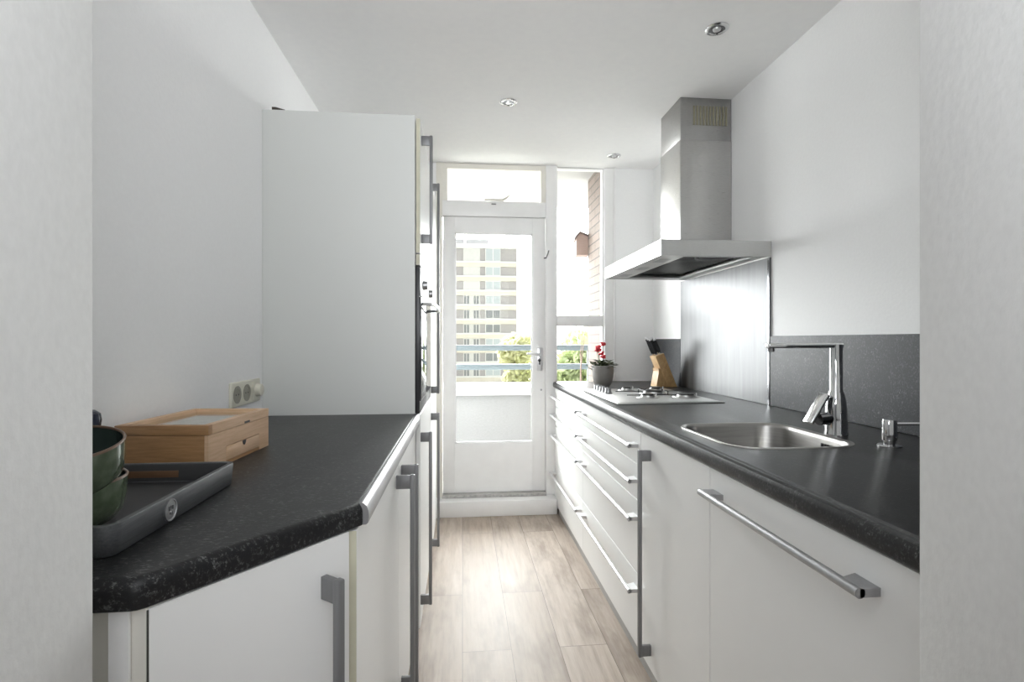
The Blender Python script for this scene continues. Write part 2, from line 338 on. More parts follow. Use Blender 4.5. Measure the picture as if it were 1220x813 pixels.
# outside: tower block
TY = 109.0; FL = 3.0; TZ = 20.9
tw = thing('apartment_tower', 'tall grey-brown apartment tower with cream balcony bands seen through the door glass', 'apartment building', (0, TY, -12))
TG = varied('taupe_brick', (.36, .345, .345), (.39, .37, .37), .9, 2); TC = varied('cream_band', (.60, .56, .49), (.64, .60, .53), .8, 1); TW = varied('white_band', (.66, .66, .65), (.69, .69, .68), .8, 1)
MB().box(-30, 11.44, TY, TY + 14, -12, TZ).build('wall', TG, tw)
MB().box(-30, 9.0, TY + .3, TY + 12, TZ, TZ + .75).build('roof_parapet', TW, tw)
rf = MB(); rf.box(-6, .4, TY + 2, TY + 8, TZ + .75, TZ + 2.0); rf.box(.7, 5.6, TY + 2, TY + 8, TZ + .75, TZ + 2.0); rf.build('roof_plant_room', varied('roof_cladding', (.44, .43, .44), (.48, .47, .48), .8, 1), tw)
GL2 = mat('pale_blue_window', (.42, .46, .48), .4); GD = mat('dark_window', (.21, .22, .23), .4); BACK = varied('pale_recess', (.55, .545, .53), (.59, .585, .57), .8, 2)  # pale and dark pane colours for the tower
k = 0; z = TZ
while z > -9:
    bd = MB(); bd.box(-30, 11.5, TY - .35, TY, z - .32 - .0, z); bd.build('floor_slab', TW, tw)
    bc = MB(); bc.box(-30, 11.5, TY - .25, TY, z - 1.15, z - .32)
    if k: bc.build('balcony_band', TC, tw)
    else: bc.b.free()
    zt = z - (1.15 if k else .32); zb = z - 3.0
    f = MB().box(4.75, 7.95, TY - .22, TY - .02, zb + .02, zt).build('window', TW, tw)
    pn = MB(); pn.box(4.9, 6.28, TY - .26, TY - .20, zb + .15, zt - .12); pn.box(6.46, 7.82, TY - .26, TY - .20, zb + .15, zt - .12); pn.build('pane', GL2 if k not in (4, 5, 7) else GD, f)
    rc = MB(); rc.box(.15, 3.65, TY - .15, TY - .02, zb, zt); rc = rc.build('balcony_recess', BACK, tw)
    if k > 2:
        for x in (.35, .95, 2.35, 2.95): MB().box(x, x + .42, TY - .2, TY - .14, zb + .05, zt - .15).build('balcony_door', GD, rc)
    z -= FL; k += 1
# ground and trees beyond the balcony
struct(MB().box(-90, 90, 12, 160, -12.3, -12).build('ground', varied('pale_grass', (.30, .30, .25), (.37, .36, .31), .95, .2)))
def tree(x, y, zb, zt, r, cols, label, n=6500):
    t = thing('tree', label, 'tree', (x, y, zb), 'trees beyond the balcony')
    MB().tube([(x, y, zb), (x + .2, y, zb + (zt-zb)*.4), (x, y, zb + (zt-zb)*.75)], [.3, .22, .08], 8).build('trunk', varied('bark', (.25, .2, .15), (.32, .27, .2), .9, 4), t)
    b = bmesh.new(); rnd = random.Random(int(x*10))
    cl = [(Vector((x + rnd.uniform(-.6, .6)*r, y + rnd.uniform(-.6, .6)*r, zb + (zt-zb)*rnd.uniform(.35, .92))), r*rnd.uniform(.35, .55)) for _ in range(22)]
    for _ in range(n):
        c, rr = rnd.choice(cl); d = Vector((rnd.gauss(0, 1), rnd.gauss(0, 1), rnd.gauss(0, 1))).normalized()*rr*rnd.uniform(.7, 1.05); p_ = c + d
        if p_.z > zt: p_.z = zt - rnd.random()*.3
        u = Vector((rnd.uniform(-1, 1), rnd.uniform(-1, 1), rnd.uniform(-1, 1))).normalized()*.36; w_ = u.orthogonal().normalized()*.28
        vs = [b.verts.new(p_ + u), b.verts.new(p_ + w_), b.verts.new(p_ - u), b.verts.new(p_ - w_)]; b.faces.new(vs)
    mb = MB(); mb.b.free(); mb.b = b; lm = varied('leaves', cols[0], cols[1], .8, .8); tn = lm.node_tree; ts = tn.nodes.new('ShaderNodeBsdfTranslucent'); ts.inputs[0].default_value = (cols[1][0]*.42, cols[1][1]*.42, cols[1][2]*.36, 1)
    ad = tn.nodes.new('ShaderNodeAddShader'); tn.links.new(B(lm).outputs[0], ad.inputs[0]); tn.links.new(ts.outputs[0], ad.inputs[1]); tn.links.new(ad.outputs[0], tn.nodes['Material Output'].inputs[0])
    mb.build('foliage', lm, t)
LG = ((.36, .40, .25), (.46, .50, .34))
tree(6.9, 62, -12, 2.9, 2.8, ((.40, .40, .25), (.50, .50, .36)), 'pale yellow-green tree just right of the tower block')
tree(12.6, 56, -12, 3.2, 3.4, LG, 'light green tree behind the railing in the side window')
tree(20.0, 66, -12, 3.6, 4.0, LG, 'light green tree farther right behind the brick side wall')

# thin bare twigs outside, by the brick wall
tw2 = MB(); tw2.tube([(.945, 4.12, -.08), (.943, 4.12, .6), (.948, 4.12, 1.0), (.985, 4.12, 1.30)], [.008, .006, .005, .002], 6)
tw2.tube([(.965, 4.14, -.08), (.96, 4.14, .8), (.95, 4.14, 1.12), (.965, 4.14, 1.22)], [.006, .005, .004, .002], 6)
tag(tw2.build('dry_twig', varied('bare_twig', (.28, .2, .17), (.35, .26, .22), .8, 30), base=(.95, 4.12, -.08)), 'thin bare brown twigs outside the side window behind the plant pot', 'twig')

# ------------------------------------------------------------------ handles
def mount_box(mb, axis, p, q): pass
def v_handle(parent, xf, dirx, y, z0, z1, proud=.046, name='handle'):
    """vertical bar handle on a front at x=xf, opening direction dirx"""
    b = MB(); xo = xf + dirx*proud
    b.box(xo - dirx*.013, xo, y - .009, y + .009, z0, z1, bev=.0035, seg=3)
    for z in (z0 + .002, z1 - .040): b.box(xf, xo - dirx*.011, y - .006, y + .006, z, z + .038, bev=.001)
    return b.build(name, 'alud', parent)
def h_handle(parent, xf, dirx, z, y0, y1, proud=.035, r=.0085, m='alu', name='handle'):
    """horizontal round bar with flat wedge brackets"""
    b = MB(); xo = xf + dirx*proud
    b.cyl((xo, y0, z), (xo, y1, z), r, n=20)
    for ya, s in ((y0, 1), (y1, -1)):
        b.prism([(xf, ya, z - .007), (xf, ya + s*.055, z - .007), (xo, ya + s*.042, z - .007), (xo, ya, z - .007)], (0, 0, .014))
    return b.build(name, m, parent)

# ------------------------------------------------------------------ right run of units
XF = .662      # front plane
XB = XF + .018
TOPZ = .92
def slab_front(name, parent, y0, y1, z0, z1, m='front'):
    f = MB().box(XF, XB, y0 + .0015, y1 - .0015, z0 + .0015, z1 - .0015, bev=.0012, seg=1).build(name, m, parent)
    return f
def carcass(parent, y0, y1, z0=.05, z1=.876, rim='edge'):
    MB().box(XB + .001, XB + .018, y0 + .001, y1 - .001, z0, z1).build('front_rail', rim, parent); b = MB()
    b.box(XB + .018, XR - .01, y0 + .001, y0 + .017, z0, z1); b.box(XB + .018, XR - .01, y1 - .017, y1 - .001, z0, z1); b.box(XB + .018, XR - .01, y0 + .017, y1 - .017, z0, z0 + .016)
    return b.build('carcass', M['edge'], parent)
DZ = [(.747, .877, .817), (.609, .747, .683), (.328, .609, .541), (.048, .328, .268)]
for (y0, y1, h0, h1, lab) in ((2.825, 3.712, 2.85, 3.69, 'white four-drawer kitchen unit at the far end by the door step'), (1.885, 2.825, 1.915, 2.795, 'white four-drawer kitchen unit in front of the hob, nearer the camera')):
    t = thing('drawer_unit', lab, 'drawer cabinet', (1.0, (y0+y1)/2, .045), 'white drawer units with bar handles')
    carcass(t, y0, y1, rim='gap')
    for (z0, z1, hz) in DZ:
        f = slab_front('drawer', t, y0, y1, z0, z1); h_handle(f, XF, -1, hz, h0, h1, m='alu2')
t = thing('base_unit', 'narrow white base unit with a vertical grey handle, between the drawers and the nearest unit', 'cabinet', (1.0, 1.61, .045))
carcass(t, 1.342, 1.885); f = slab_front('door', t, 1.342, 1.885, .048, .877); v_handle(f, XF, -1, 1.785, .10, .83)
t = thing('base_unit', 'white base unit with one long horizontal grey bar handle, nearest the camera on the right', 'cabinet', (1.0, 1.03, .045))
carcass(t, .672, 1.342); f = slab_front('door', t, .672, 1.342, .048, .877); h_handle(f, XF, -1, .814, .768, 1.325, r=.0088)
pl = MB().box(.672, .690, .70, 3.59, 0, .0475).build('plinth', 'plinth', base=(.68, 2.1, 0)); tag(pl, 'low grey plinth strip under the right-hand white units', 'plinth')

def rrect(x0, x1, y0, y1, r, n=8):
    out = []
    for cx, cy, a in ((x1-r, y1-r, 0), (x0+r, y1-r, PI/2), (x0+r, y0+r, PI), (x1-r, y0+r, 3*PI/2)):
        out += [(cx + r*math.cos(a + PI/2*i/n), cy + r*math.sin(a + PI/2*i/n)) for i in range(n+1)]
    return out
def worktop_right():
    b = bmesh.new(); y0, y1 = .668, 3.716
    prof = [(.700, .880), (.656, .880), (.6515, .883), (.649, .889), (.648, .900), (.6495, .911), (.654, .9185), (.661, .9215), (.668, .9205), (.672, .9190), (.676, .9188), (.680, TOPZ), (.700, TOPZ)]
    A = [b.verts.new((x, y0, z)) for x, z in prof]; Bv = [b.verts.new((x, y1, z)) for x, z in prof]
    for i in range(len(A)-1): b.faces.new((A[i], A[i+1], Bv[i+1], Bv[i]))
    b.faces.new(A); b.faces.new(Bv[::-1])
    hole = rrect(.748, 1.118, 1.350, 1.768, .09)
    for zz in (TOPZ, .88):
        ov = [b.verts.new((x, y, zz)) for x, y in ((.70, y0), (XR - .002, y0), (XR - .002, y1), (.70, y1))]
        hv = [b.verts.new((x, y, zz)) for x, y in hole]
        es = [b.edges.new((ov[i], ov[(i+1) % 4])) for i in range(4)] + [b.edges.new((hv[i], hv[(i+1) % len(hv)])) for i in range(len(hv))]
        bmesh.ops.triangle_fill(b, use_beauty=True, edges=es)
        if zz == TOPZ: T = (ov, hv)
        else: Bt = (ov, hv)
    for q in (0, 1):
        a, c = T[q], Bt[q]
        for i in range(len(a)): b.faces.new((a[i], a[(i+1) % len(a)], c[(i+1) % len(c)], c[i]))
    bmesh.ops.remove_doubles(b, verts=b.verts[:], dist=1e-5)
    mb = MB(); mb.b.free(); mb.b = b
    return mb.build('worktop', 'top', base=(1.05, 2.2, .88))
tag(worktop_right(), 'long black stone-look worktop holding the sink and the gas hob', 'worktop')

# splashbacks on the right wall
o = MB().box(XR - .008, XR - .0005, .662, 2.245, TOPZ + .0015, 1.236, bev=.001, seg=1).build('splashback', 'splash', base=(XR, 1.5, .92)); tag(o, 'charcoal speckled splashback panel behind the sink and tap', 'splashback', 'charcoal splashback panels')
o = MB().box(XR - .008, XR - .0005, 3.224, 3.712, TOPZ + .0015, 1.228, bev=.001, seg=1).build('splashback', 'splash', base=(XR, 3.45, .92)); tag(o, 'short charcoal splashback panel behind the knife block', 'splashback', 'charcoal splashback panels')
st = thing('steel_splashback', 'tall brushed steel splashback panel below the extractor hood', 'splashback', (XR, 2.74, .92))
MB().box(XR - .007, XR - .0005, 2.262, 3.222, TOPZ + .001, 1.5955, bev=.001, seg=1).build('panel', 'steelv', st)
MB().box(XR - .011, XR - .0005, 2.247, 2.261, TOPZ + .001, 1.5955, bev=.001, seg=1).build('edge_strip', 'chromed', st)

# ------------------------------------------------------------------ extractor hood
hd = thing('extractor_hood', 'brushed steel box extractor hood with a square chimney over the hob', 'extractor hood', (1.14, 2.70, 1.597))
X0, Y0, Y1, Z0, Z1 = .880, 2.243, 3.155, 1.597, 1.668
b = MB(); b.box(X0, XR - .002, Y0, Y1, Z1 - .004, Z1)
b.box(X0, X0 + .004, Y0, Y1, Z0, Z1 - .004); b.box(XR - .006, XR - .002, Y0, Y1, Z0, Z1 - .004); b.box(X0 + .004, XR - .006, Y0, Y0 + .004, Z0, Z1 - .004); b.box(X0 + .004, XR - .006, Y1 - .004, Y1, Z0, Z1 - .004)
body = b.build('canopy', 'steelh', hd)
b = MB(); b.box(X0 + .004, X0 + .13, Y0 + .004, Y1 - .004, Z0 + .003, Z0 + .012); b.box(XR - .07, XR - .006, Y0 + .004, Y1 - .004, Z0 + .003, Z0 + .012)
b.box(X0 + .13, XR - .07, Y0 + .004, Y0 + .06, Z0 + .003, Z0 + .012); b.box(X0 + .13, XR - .07, Y1 - .06, Y1 - .004, Z0 + .003, Z0 + .012); b.build('underside_frame', 'steelh', hd)
b = MB(); b.box(X0 + .13, XR - .07, Y0 + .06, Y1 - .06, Z0 + .030, Z0 + .036)
for i in range(24):
    y = Y0 + .07 + i*(Y1 - Y0 - .14)/23.0; b.box(X0 + .135, XR - .075, y - .005, y + .005, Z0 + .022, Z0 + .030)
b.build('grease_filter', 'enamel', hd)
MB().cyl((1.13, 2.42, Z0 + .012), (1.13, 2.42, Z0 + .026), .012).build('filter_knob', 'alu', hd)
for y in (2.42, 2.70, 2.98): MB().box(X0 + .045, X0 + .10, y - .05, y + .05, Z0 + .0015, Z0 + .0035, bev=.0005, seg=1).build('lamp_cover', 'alu', hd)
lg = MB()
for i, (dy, hh) in enumerate(((0, .016), (.014, .009), (.026, .010), (.038, .009), (.050, .012))):
    y = 2.815 - dy; lg.box(X0 - .0008, X0 + .001, y - .009, y, 1.630 - hh/2, 1.630 + hh/2)
lg.build('maker_mark', mat('grey_print', (.22, .22, .23), .5), hd)
CX0, CY0, CY1 = 1.120, 2.595, 2.862
chb = MB(); chb.box(CX0, XR - .002, CY0, CY1, Z1, 2.256, bev=.002); chb.build('chimney', 'steel', hd)
ch = MB(); ch.box(CX0 + .002, XR - .002, CY0 + .002, CY1 - .002, 2.256, CE - .001, bev=.002); ch = ch.build('chimney_extension', steel('dull_brushed_steel', (.36, .355, .35), (.44, .435, .43), (1, 1, 14)), hd)
gr = MB()
for i in range(11):
    x = 1.19 + i*.0175; gr.box(x, x + .009, CY0 - .0005, CY0 + .003, 2.335, 2.435)
gr.build('vent_grille', varied('grille_slots', (.20, .185, .12), (.27, .25, .17), .5, 30), ch)

# ------------------------------------------------------------------ sink
def sink():
    t = thing('sink', 'rectangular stainless steel sink bowl with rounded corners set in the black worktop', 'sink', (.93, 1.56, .76))
    b = MB(); X = (.736, 1.130, 1.338, 1.780); 
    def rg(d, z, r): return [Vector((x, y, z)) for x, y in rrect(X[0] + d, X[1] - d, X[2] + d, X[3] - d, r, 10)]
    rings = [rg(0, TOPZ, .10), rg(.001, TOPZ + .0022, .10), rg(.010, TOPZ + .0025, .092), rg(.016, TOPZ - .001, .086), rg(.019, TOPZ - .012, .083), rg(.026, .80, .078), rg(.034, .772, .07), (rg(.055, .762, .05)), rg(.15, .758, .02)]
    b.ring_loft(rings, True, False, True); b.build('bowl', 'steels', t, ang=50)
    b = MB()
    for i in range(5): b.box(1.1045, 1.1085, 1.455 + i*.013, 1.462 + i*.013, .872, .898)
    b.build('overflow_slots', 'black', t)
    b = MB(); b.lathe((.93, 1.56, .7585), [(.045, 0), (.045, .003), (.034, .003), (.03, -.002), (0.001, -.002)], 30, cap=False); b.build('drain', 'chromed', t)
sink()

# ------------------------------------------------------------------ tap
tp = thing('kitchen_tap', 'chrome mixer tap with a long horizontal spout behind the sink', 'tap', (1.168, 1.531, TOPZ))
tx, ty = 1.168, 1.531
MB().lathe((tx, ty, TOPZ), [(.001, 0), (.034, 0), (.034, .004), (.0325, .010), (.031, .05), (.030, .085), (.0285, .105), (.024, .122), (.0205, .135), (.001, .135)], 36).build('body', 'chrome', tp)
MB().lathe((tx, ty, TOPZ + .135), [(.001, 0), (.0195, 0), (.0195, .0015), (.0185, .003), (.0185, .13), (.0185, .148), (.001, .148)], 32).build('neck', 'chrome', tp)
b = MB(); b.box(tx - .228, tx + .019, ty - .013, ty + .013, 1.192, 1.207, bev=.004, seg=3); sp = b.build('spout', 'chrome', tp)
MB().lathe((tx - .215, ty, 1.180), [(.001, 0), (.010, 0), (.010, .013), (.001, .013)], 20).build('aerator', 'chromed', sp)
b = MB(); b.cyl((tx - .02, ty, TOPZ + .052), (tx - .062, ty - .004, TOPZ + .050), .021, .019, n=28); b.build('lever_hub', 'chromed', tp)
mt = Matrix.Translation((tx - .066, ty - .002, TOPZ + .085)) @ Matrix.Rotation(math.radians(32), 4, 'Y')
MB().box(-.007, .007, -.021, .021, -.058, .052, bev=.006, seg=3, mtx=mt).build('lever', 'chrome', tp)

# soap dispenser
sd = thing('soap_dispenser', 'small chrome built-in soap dispenser with a thin spout beside the tap', 'soap dispenser', (1.185, 1.345, TOPZ))
MB().lathe((1.185, 1.345, TOPZ), [(.001, 0), (.030, 0), (.030, .003), (.026, .005), (.001, .005)], 30).build('flange', 'chrome', sd)
MB().lathe((1.185, 1.345, TOPZ + .005), [(.001, 0), (.0145, 0), (.0145, .012), (.0185, .014), (.0185, .066), (.017, .070), (.001, .070)], 28).build('pump_head', 'chrome', sd)
MB().tube([(1.195, 1.345, .983), (1.24, 1.33, .985), (1.30, 1.31, .987), (1.33, 1.30, .983)], .0042, 10).build('spout', 'chrome', sd)

# ------------------------------------------------------------------ gas hob
hb = thing('gas_hob', 'stainless steel gas hob with a row of knobs set in the black worktop', 'hob', (.97, 2.70, TOPZ))
HX0, HX1, HY0, HY1 = .715, 1.234, 2.350, 3.062
b = MB(); b.box(HX0, HX1, HY0, HY1, TOPZ + .0004, TOPZ + .005, bev=.002); b.box(HX0 + .012, HX1 - .012, HY0 + .012, HY1 - .012, TOPZ + .005, TOPZ + .008, bev=.002)
b.build('steel_plate', 'steelh', hb)
for i, y in enumerate((2.775, 2.835, 2.895, 2.955, 3.015)):
    kb = MB(); kb.lathe((.79, y, TOPZ + .008), [(.001, 0), (.022, 0), (.022, .003), (.017, .005), (.0155, .024), (.014, .027), (.001, .027)], 24); kb.box(.774, .806, y - .003, y + .003, TOPZ + .034, TOPZ + .039); kb.build('control_knob', 'alu', hb)
def burner(x, y, r):
    b = MB(); z = TOPZ + .008
    b.lathe((x, y, z), [(.001, 0), (r + .022, 0), (r + .020, .003), (r + .002, .004), (r, .012), (.001, .012)], 32); o = b.build('burner', 'steelh', hb)
    MB().lathe((x, y, z + .012), [(.001, 0), (r*.9, 0), (r*.9, .005), (r*.8, .008), (.001, .008)], 32).build('burner_cap', 'enamel', o)
    MB().cyl((x + r + .006, y - .01, z), (x + r + .006, y - .01, z + .022), .003, n=8).build('ignition_pin', 'white', o)
for q in ((.935, 2.56, .034), (1.135, 2.56, .045), (1.12, 2.94, .034), (.95, 2.95, .028), (1.035, 2.755, .052)): burner(*q)
def grate(x0, x1, y0, y1):
    z = TOPZ + .027; b = MB(); r = .0025
    loop = [(x0, y0), (x1, y0), (x1, y1), (x0, y1), (x0, y0)]
    for p, q in zip(loop, loop[1:]): b.tube([(p[0], p[1], z), (q[0], q[1], z)], r, 8)
    cx, cy = (x0+x1)/2, (y0+y1)/2
    for dx, dy in ((1, 0), (-1, 0), (0, 1), (0, -1)):
        e = ((x1-x0)/2 if dx else (y1-y0)/2); b.tube([(cx + dx*e, cy + dy*e, z), (cx + dx*.025, cy + dy*.025, z)], r, 8)
    for p in loop[:4]: b.tube([(p[0], p[1], z), (p[0], p[1], TOPZ + .007)], r, 8)
    b.build('pan_support', 'enamel', hb)
grate(.975, 1.095, 2.695, 2.815)
for y in (2.665, 2.865): MB().box(.86, 1.225, y - .002, y + .002, TOPZ + .008, TOPZ + .0115).build('dividing_ridge', 'enamel', hb)

# ------------------------------------------------------------------ plant pot
pt = thing('flower_pot', 'small taupe ceramic pot with a red-flowering plant beside the side window', 'potted plant', (.905, 3.30, TOPZ))
px, py = .902, 3.29
MB().lathe((px, py, TOPZ), [(.001, 0), (.036, 0), (.043, .003), (.052, .012), (.060, .030), (.066, .062), (.0695, .100), (.0705, .134), (.068, .136), (.065, .132), (.060, .10), (.001, .10)], 40).build('pot', varied('taupe_ceramic', (.23, .215, .20), (.26, .245, .23), .45, 30), pt)
MB().lathe((px, py, TOPZ + .100), [(.001, 0), (.062, 0), (.062, .018), (.001, .022)], 24).build('soil', varied('potting_soil', (.05, .035, .025), (.08, .06, .04), .9, 100), pt)
rnd = random.Random(5)
lf = MB()
for i in range(150):
    a = rnd.uniform(0, 2*PI); rr = rnd.uniform(.01, .07) if i > 30 else rnd.uniform(.07, .105); z = TOPZ + .130 + rnd.uniform(0, .042) - max(0, rr - .06)*.5
    c = Vector((px + rr*math.cos(a), py + rr*math.sin(a), z)); d = Vector((math.cos(a) + rnd.uniform(-.5, .5), math.sin(a) + rnd.uniform(-.5, .5), rnd.uniform(-.2, .7))).normalized()
    side = d.cross(Vector((0, 0, 1))).normalized(); up = side.cross(d); l = rnd.uniform(.012, .022); wd = l*.6
    vs = [c - d*l, c - side*wd*.8 + up*.002, c + side*0 - up*.003, c + side*wd*.8 + up*.002, c + d*l*1.1, c - side*wd*.7 + d*l*.5, c + side*wd*.7 + d*l*.5]
    v = [lf.b.verts.new(q) for q in vs]
    for tri in ((0, 1, 2), (0, 2, 3), (1, 5, 2), (2, 5, 4), (2, 4, 6), (3, 2, 6)): lf.b.faces.new([v[j] for j in tri])
lf.build('leaves', varied('dark_green_leaf', (.03, .055, .024), (.20, .22, .13), .45, 45), pt)
stm = MB(); fl = MB()
for (dx, dy, h) in ((-.03, 0, .255), (-.012, -.01, .215), (.002, .0, .275), (-.022, .01, .235), (-.005, -.02, .195), (-.038, -.01, .24)):
    x, y, z = px + dx, py + dy, TOPZ + h; stm.tube([(px + dx*.4, py + dy*.4, TOPZ + .12), (x - .003, y, z - .03), (x, y, z)], [.0018, .0015, .001], 6)
    for k_ in range(7):
        a = k_*2*PI/5 + dx*60; q = Vector((x + .009*math.cos(a), y + .009*math.sin(a), z + rnd.uniform(-.010, .008)))
        fl.lathe((q.x, q.y, q.z), [(.001, -.006), (.008, -.005), (.0105, 0), (.008, .006), (.001, .007)], 8)
stm.build('stem', mat('green_stem', (.12, .2, .07), .6), pt); fl.build('flowers', varied('red_petal', (.55, .02, .035), (.75, .05, .07), .5, 60), pt)

# ------------------------------------------------------------------ knife block and knives
kbk = thing('knife_block', 'light wooden slanted knife block by the steel splashback', 'knife block', (1.29, 3.25, TOPZ))
KY0, KY1 = 3.20, 3.305
MB().prism([(1.219, KY0, 1.115), (1.274, KY0, 1.137), (1.362, KY0, TOPZ + .001), (1.300, KY0, TOPZ + .001)], (0, KY1 - KY0, 0), bev=.002).build('body', 'block', kbk)
MB().prism([(1.219 + .018, KY0 + .002, 1.040), (1.247 + .03, KY0 + .002, 1.03), (1.301, KY0 + .002, TOPZ + .001), (1.225, KY0 + .002, TOPZ + .001), (1.243, KY0 + .002, 1.02)], (0, KY1 - KY0 - .004, 0), bev=.001).build('foot', 'block', kbk)
kd = Vector((-.40, 0, .915)).normalized()
for i, (fx, y, ln, lab) in enumerate(((.30, 3.222, .115, 'black-handled knife in the block, front row, lower'), (.30, 3.252, .120, 'black-handled knife in the block, left row, second from the front'), (.32, 3.284, .125, 'black-handled knife in the block, left row at the back'), (.75, 3.225, .105, 'black-handled knife in the block, right row at the front'), (.75, 3.265, .115, 'black-handled knife in the block, right row at the back'))):
    base = Vector((1.219 + .055*fx, y, 1.115 + .022*fx + .001))
    t = thing('kitchen_knife', lab, 'knife', base, 'black-handled knives in the block')
    side = Vector((0, 1, 0)); nrm = kd.cross(side)
    def sec(p, a, b2): return [p + nrm*a*math.cos(q*PI/6) + side*b2*math.sin(q*PI/6) for q in range(12)]
    MB().ring_loft([sec(base - kd*.008, .007, .004), sec(base + kd*.012, .008, .005)]).build('bolster', 'chrome', t)
    MB().ring_loft([sec(base + kd*.012, .0085, .007), sec(base + kd*.04, .0105, .0085), sec(base + kd*(ln - .025), .0095, .008), sec(base + kd*(ln - .012), .011, .0085)]).build('grip', 'black', t)
    MB().ring_loft([sec(base + kd*(ln - .012), .0112, .0087), sec(base + kd*(ln - .002), .0105, .008), sec(base + kd*ln, .007, .005)]).build('end_cap', 'alu2', t)

# ------------------------------------------------------------------ left run
def worktop_left():
    b = bmesh.new(); pts = [(XL + .001, .681), (-.408, .681), (-.400, .683), (-.391, .690), (-.180, .962), (-.180, 2.128), (XL + .001, 2.128)]
    n = len(pts); prof = [(0.0, .880), (.003, .8805), (.0, .884), (0, .884)]
    # rolled edge: inset offsets of the front outline
    lay = [(.0025, .880), (.0005, .8815), (0, .886), (0, .902), (.0012, .910), (.004, .916), (.008, .919), (.013, TOPZ)]
    def off(d):
        out = []
        for i, p in enumerate(pts):
            a, c = Vector(pts[i-1]), Vector(pts[(i+1) % n]); p = Vector(p)
            if i in (0, n-1): out.append(Vector((p.x, p.y + (d if i == 0 else 0)))); continue
            if i == n-2: out.append(Vector((p.x - d, p.y))); continue
            d1, d2 = (p-a).normalized(), (c-p).normalized(); n1, n2 = Vector((-d1.y, d1.x)), Vector((-d2.y, d2.x)); m_ = (n1+n2).normalized(); out.append(p + m_*d/max(.3, m_.dot(n1)))
        return out
    rings = [[b.verts.new((q.x, q.y, z)) for q in off(d)] for d, z in lay]
    for a, c in zip(rings, rings[1:]):
        for i in range(n): b.faces.new((a[i], a[(i+1) % n], c[(i+1) % n], c[i]))
    b.faces.new(rings[0][::-1]); b.faces.new(rings[-1])
    mb = MB(); mb.b.free(); mb.b = b
    return mb.build('worktop', 'top', base=(-.5, 1.4, .88))
wl = tag(worktop_left(), 'short black speckled worktop with a cut-off corner, against the left wall', 'worktop')
b = bmesh.new(); prof = [(-.182, .8805), (-.174, .881), (-.1705, .884), (-.169, .895), (-.170, .906), (-.173, .9145), (-.178, .9195), (-.183, .9208), (-.1865, .9200), (-.184, .915)]
mb = MB(); mb.ring_loft([[Vector((x - (.0 if k else .0), y, z)) for x, z in prof] for k, y in enumerate((.965, 2.120))]); mb.build('metal_edge', varied('satin_edge_trim', (.33, .33, .34), (.38, .38, .39), .36, 60, (1, .05, 1), metal=.9), wl)
wl2 = MB()

XLF = -.188
def lfront(name, parent, y0, y1, z0, z1, xf=XLF, m='front'):
    return MB().box(xf - .018, xf, y0 + .0015, y1 - .0015, z0 + .0015, z1 - .0015, bev=.0012, seg=1).build(name, m, parent)
def lcarc(parent, y0, y1, z0, z1, xf=XLF, m='edge'):
    b = MB(); b.box(xf - .036, xf - .019, y0 + .001, y1 - .001, z0, z1); b.box(XL + .002, xf - .036, y0 + .001, y0 + .017, z0, z1); b.box(XL + .002, xf - .036, y1 - .017, y1 - .001, z0, z1); b.box(XL + .002, xf - .036, y0 + .017, y1 - .017, z0, z0 + .016); return b.build('carcass', m, parent)
for (y0, y1, hy, lab) in ((.950, 1.555, 1.510, 'white base unit under the left worktop, nearer the cut corner'), (1.555, 2.128, 1.635, 'white base unit under the left worktop, next to the tall oven unit')):
    t = thing('base_unit', lab, 'cabinet', (-.48, (y0+y1)/2, .045), 'white base units under the left worktop')
    lcarc(t, y0 + (.03 if y0 < 1 else 0), y1, .05, .878); f = lfront('door', t, y0, y1, .048, .877)
    # near edge of the door shows beige banding
    if y0 < 1: MB().box(XLF - .018, XLF - .0005, y0 - .0004, y0 + .0012, .05, .875).build('edge_band', 'edge', f)
    v_handle(f, XLF, 1, hy, .135, .832, proud=.052)
# diagonal corner unit
A = Vector((-.391, .690, 0)); Bq = Vector((-.180, .962, 0)); u = (Bq - A).normalized(); nn = Vector((u.y, -u.x, 0)); Lg = (Bq - A).length
def fr(k, out, z): return A + u*k + nn*out + Vector((0, 0, z))
dg = thing('corner_unit', 'white angled corner unit under the cut-off end of the left worktop', 'cabinet', (-.45, .85, .045))
mm = Matrix(((u.x, nn.x, 0, A.x), (u.y, nn.y, 0, A.y), (0, 0, 1, 0), (0, 0, 0, 1)))
f = MB().box(.003, Lg*.925, -.022, -.004, .048, .877, bev=.0012, seg=1, mtx=mm).build('door', 'front', dg)
MB().box(.001, .0032, -.022, -.005, .05, .875, mtx=mm).build('edge_band', 'gap', f)
hbx = MB(); k0 = Lg*.77
hbx.box(k0 - .008, k0 + .008, .026, .040, .12, .822, bev=.0035, seg=3, mtx=mm)
for z in (.782, .122): hbx.box(k0 - .007, k0 + .005, -.004, .028, z, z + .038, bev=.001, mtx=mm)
hbx.build('handle', 'alud', f)
MB().prism([(-.396, .694, .05), (-.222, .950, .05), (-.222, .976, .05), (XL + .004, .976, .05), (XL + .004, .712, .05), (-.46, .712, .05), (-.418, .700, .05)], (0, 0, .828)).build('carcass', 'cream', dg)
MB().box(-.440, -.416, .694, .698, .0, .878).build('filler_strip', 'paintw', dg)
o = MB().box(-.66, -.20, .98, 2.12, 0, .044).build('plinth', 'plinth', base=(-.45, 1.5, 0)); tag(o, 'low grey plinth under the left-hand white base units', 'plinth')

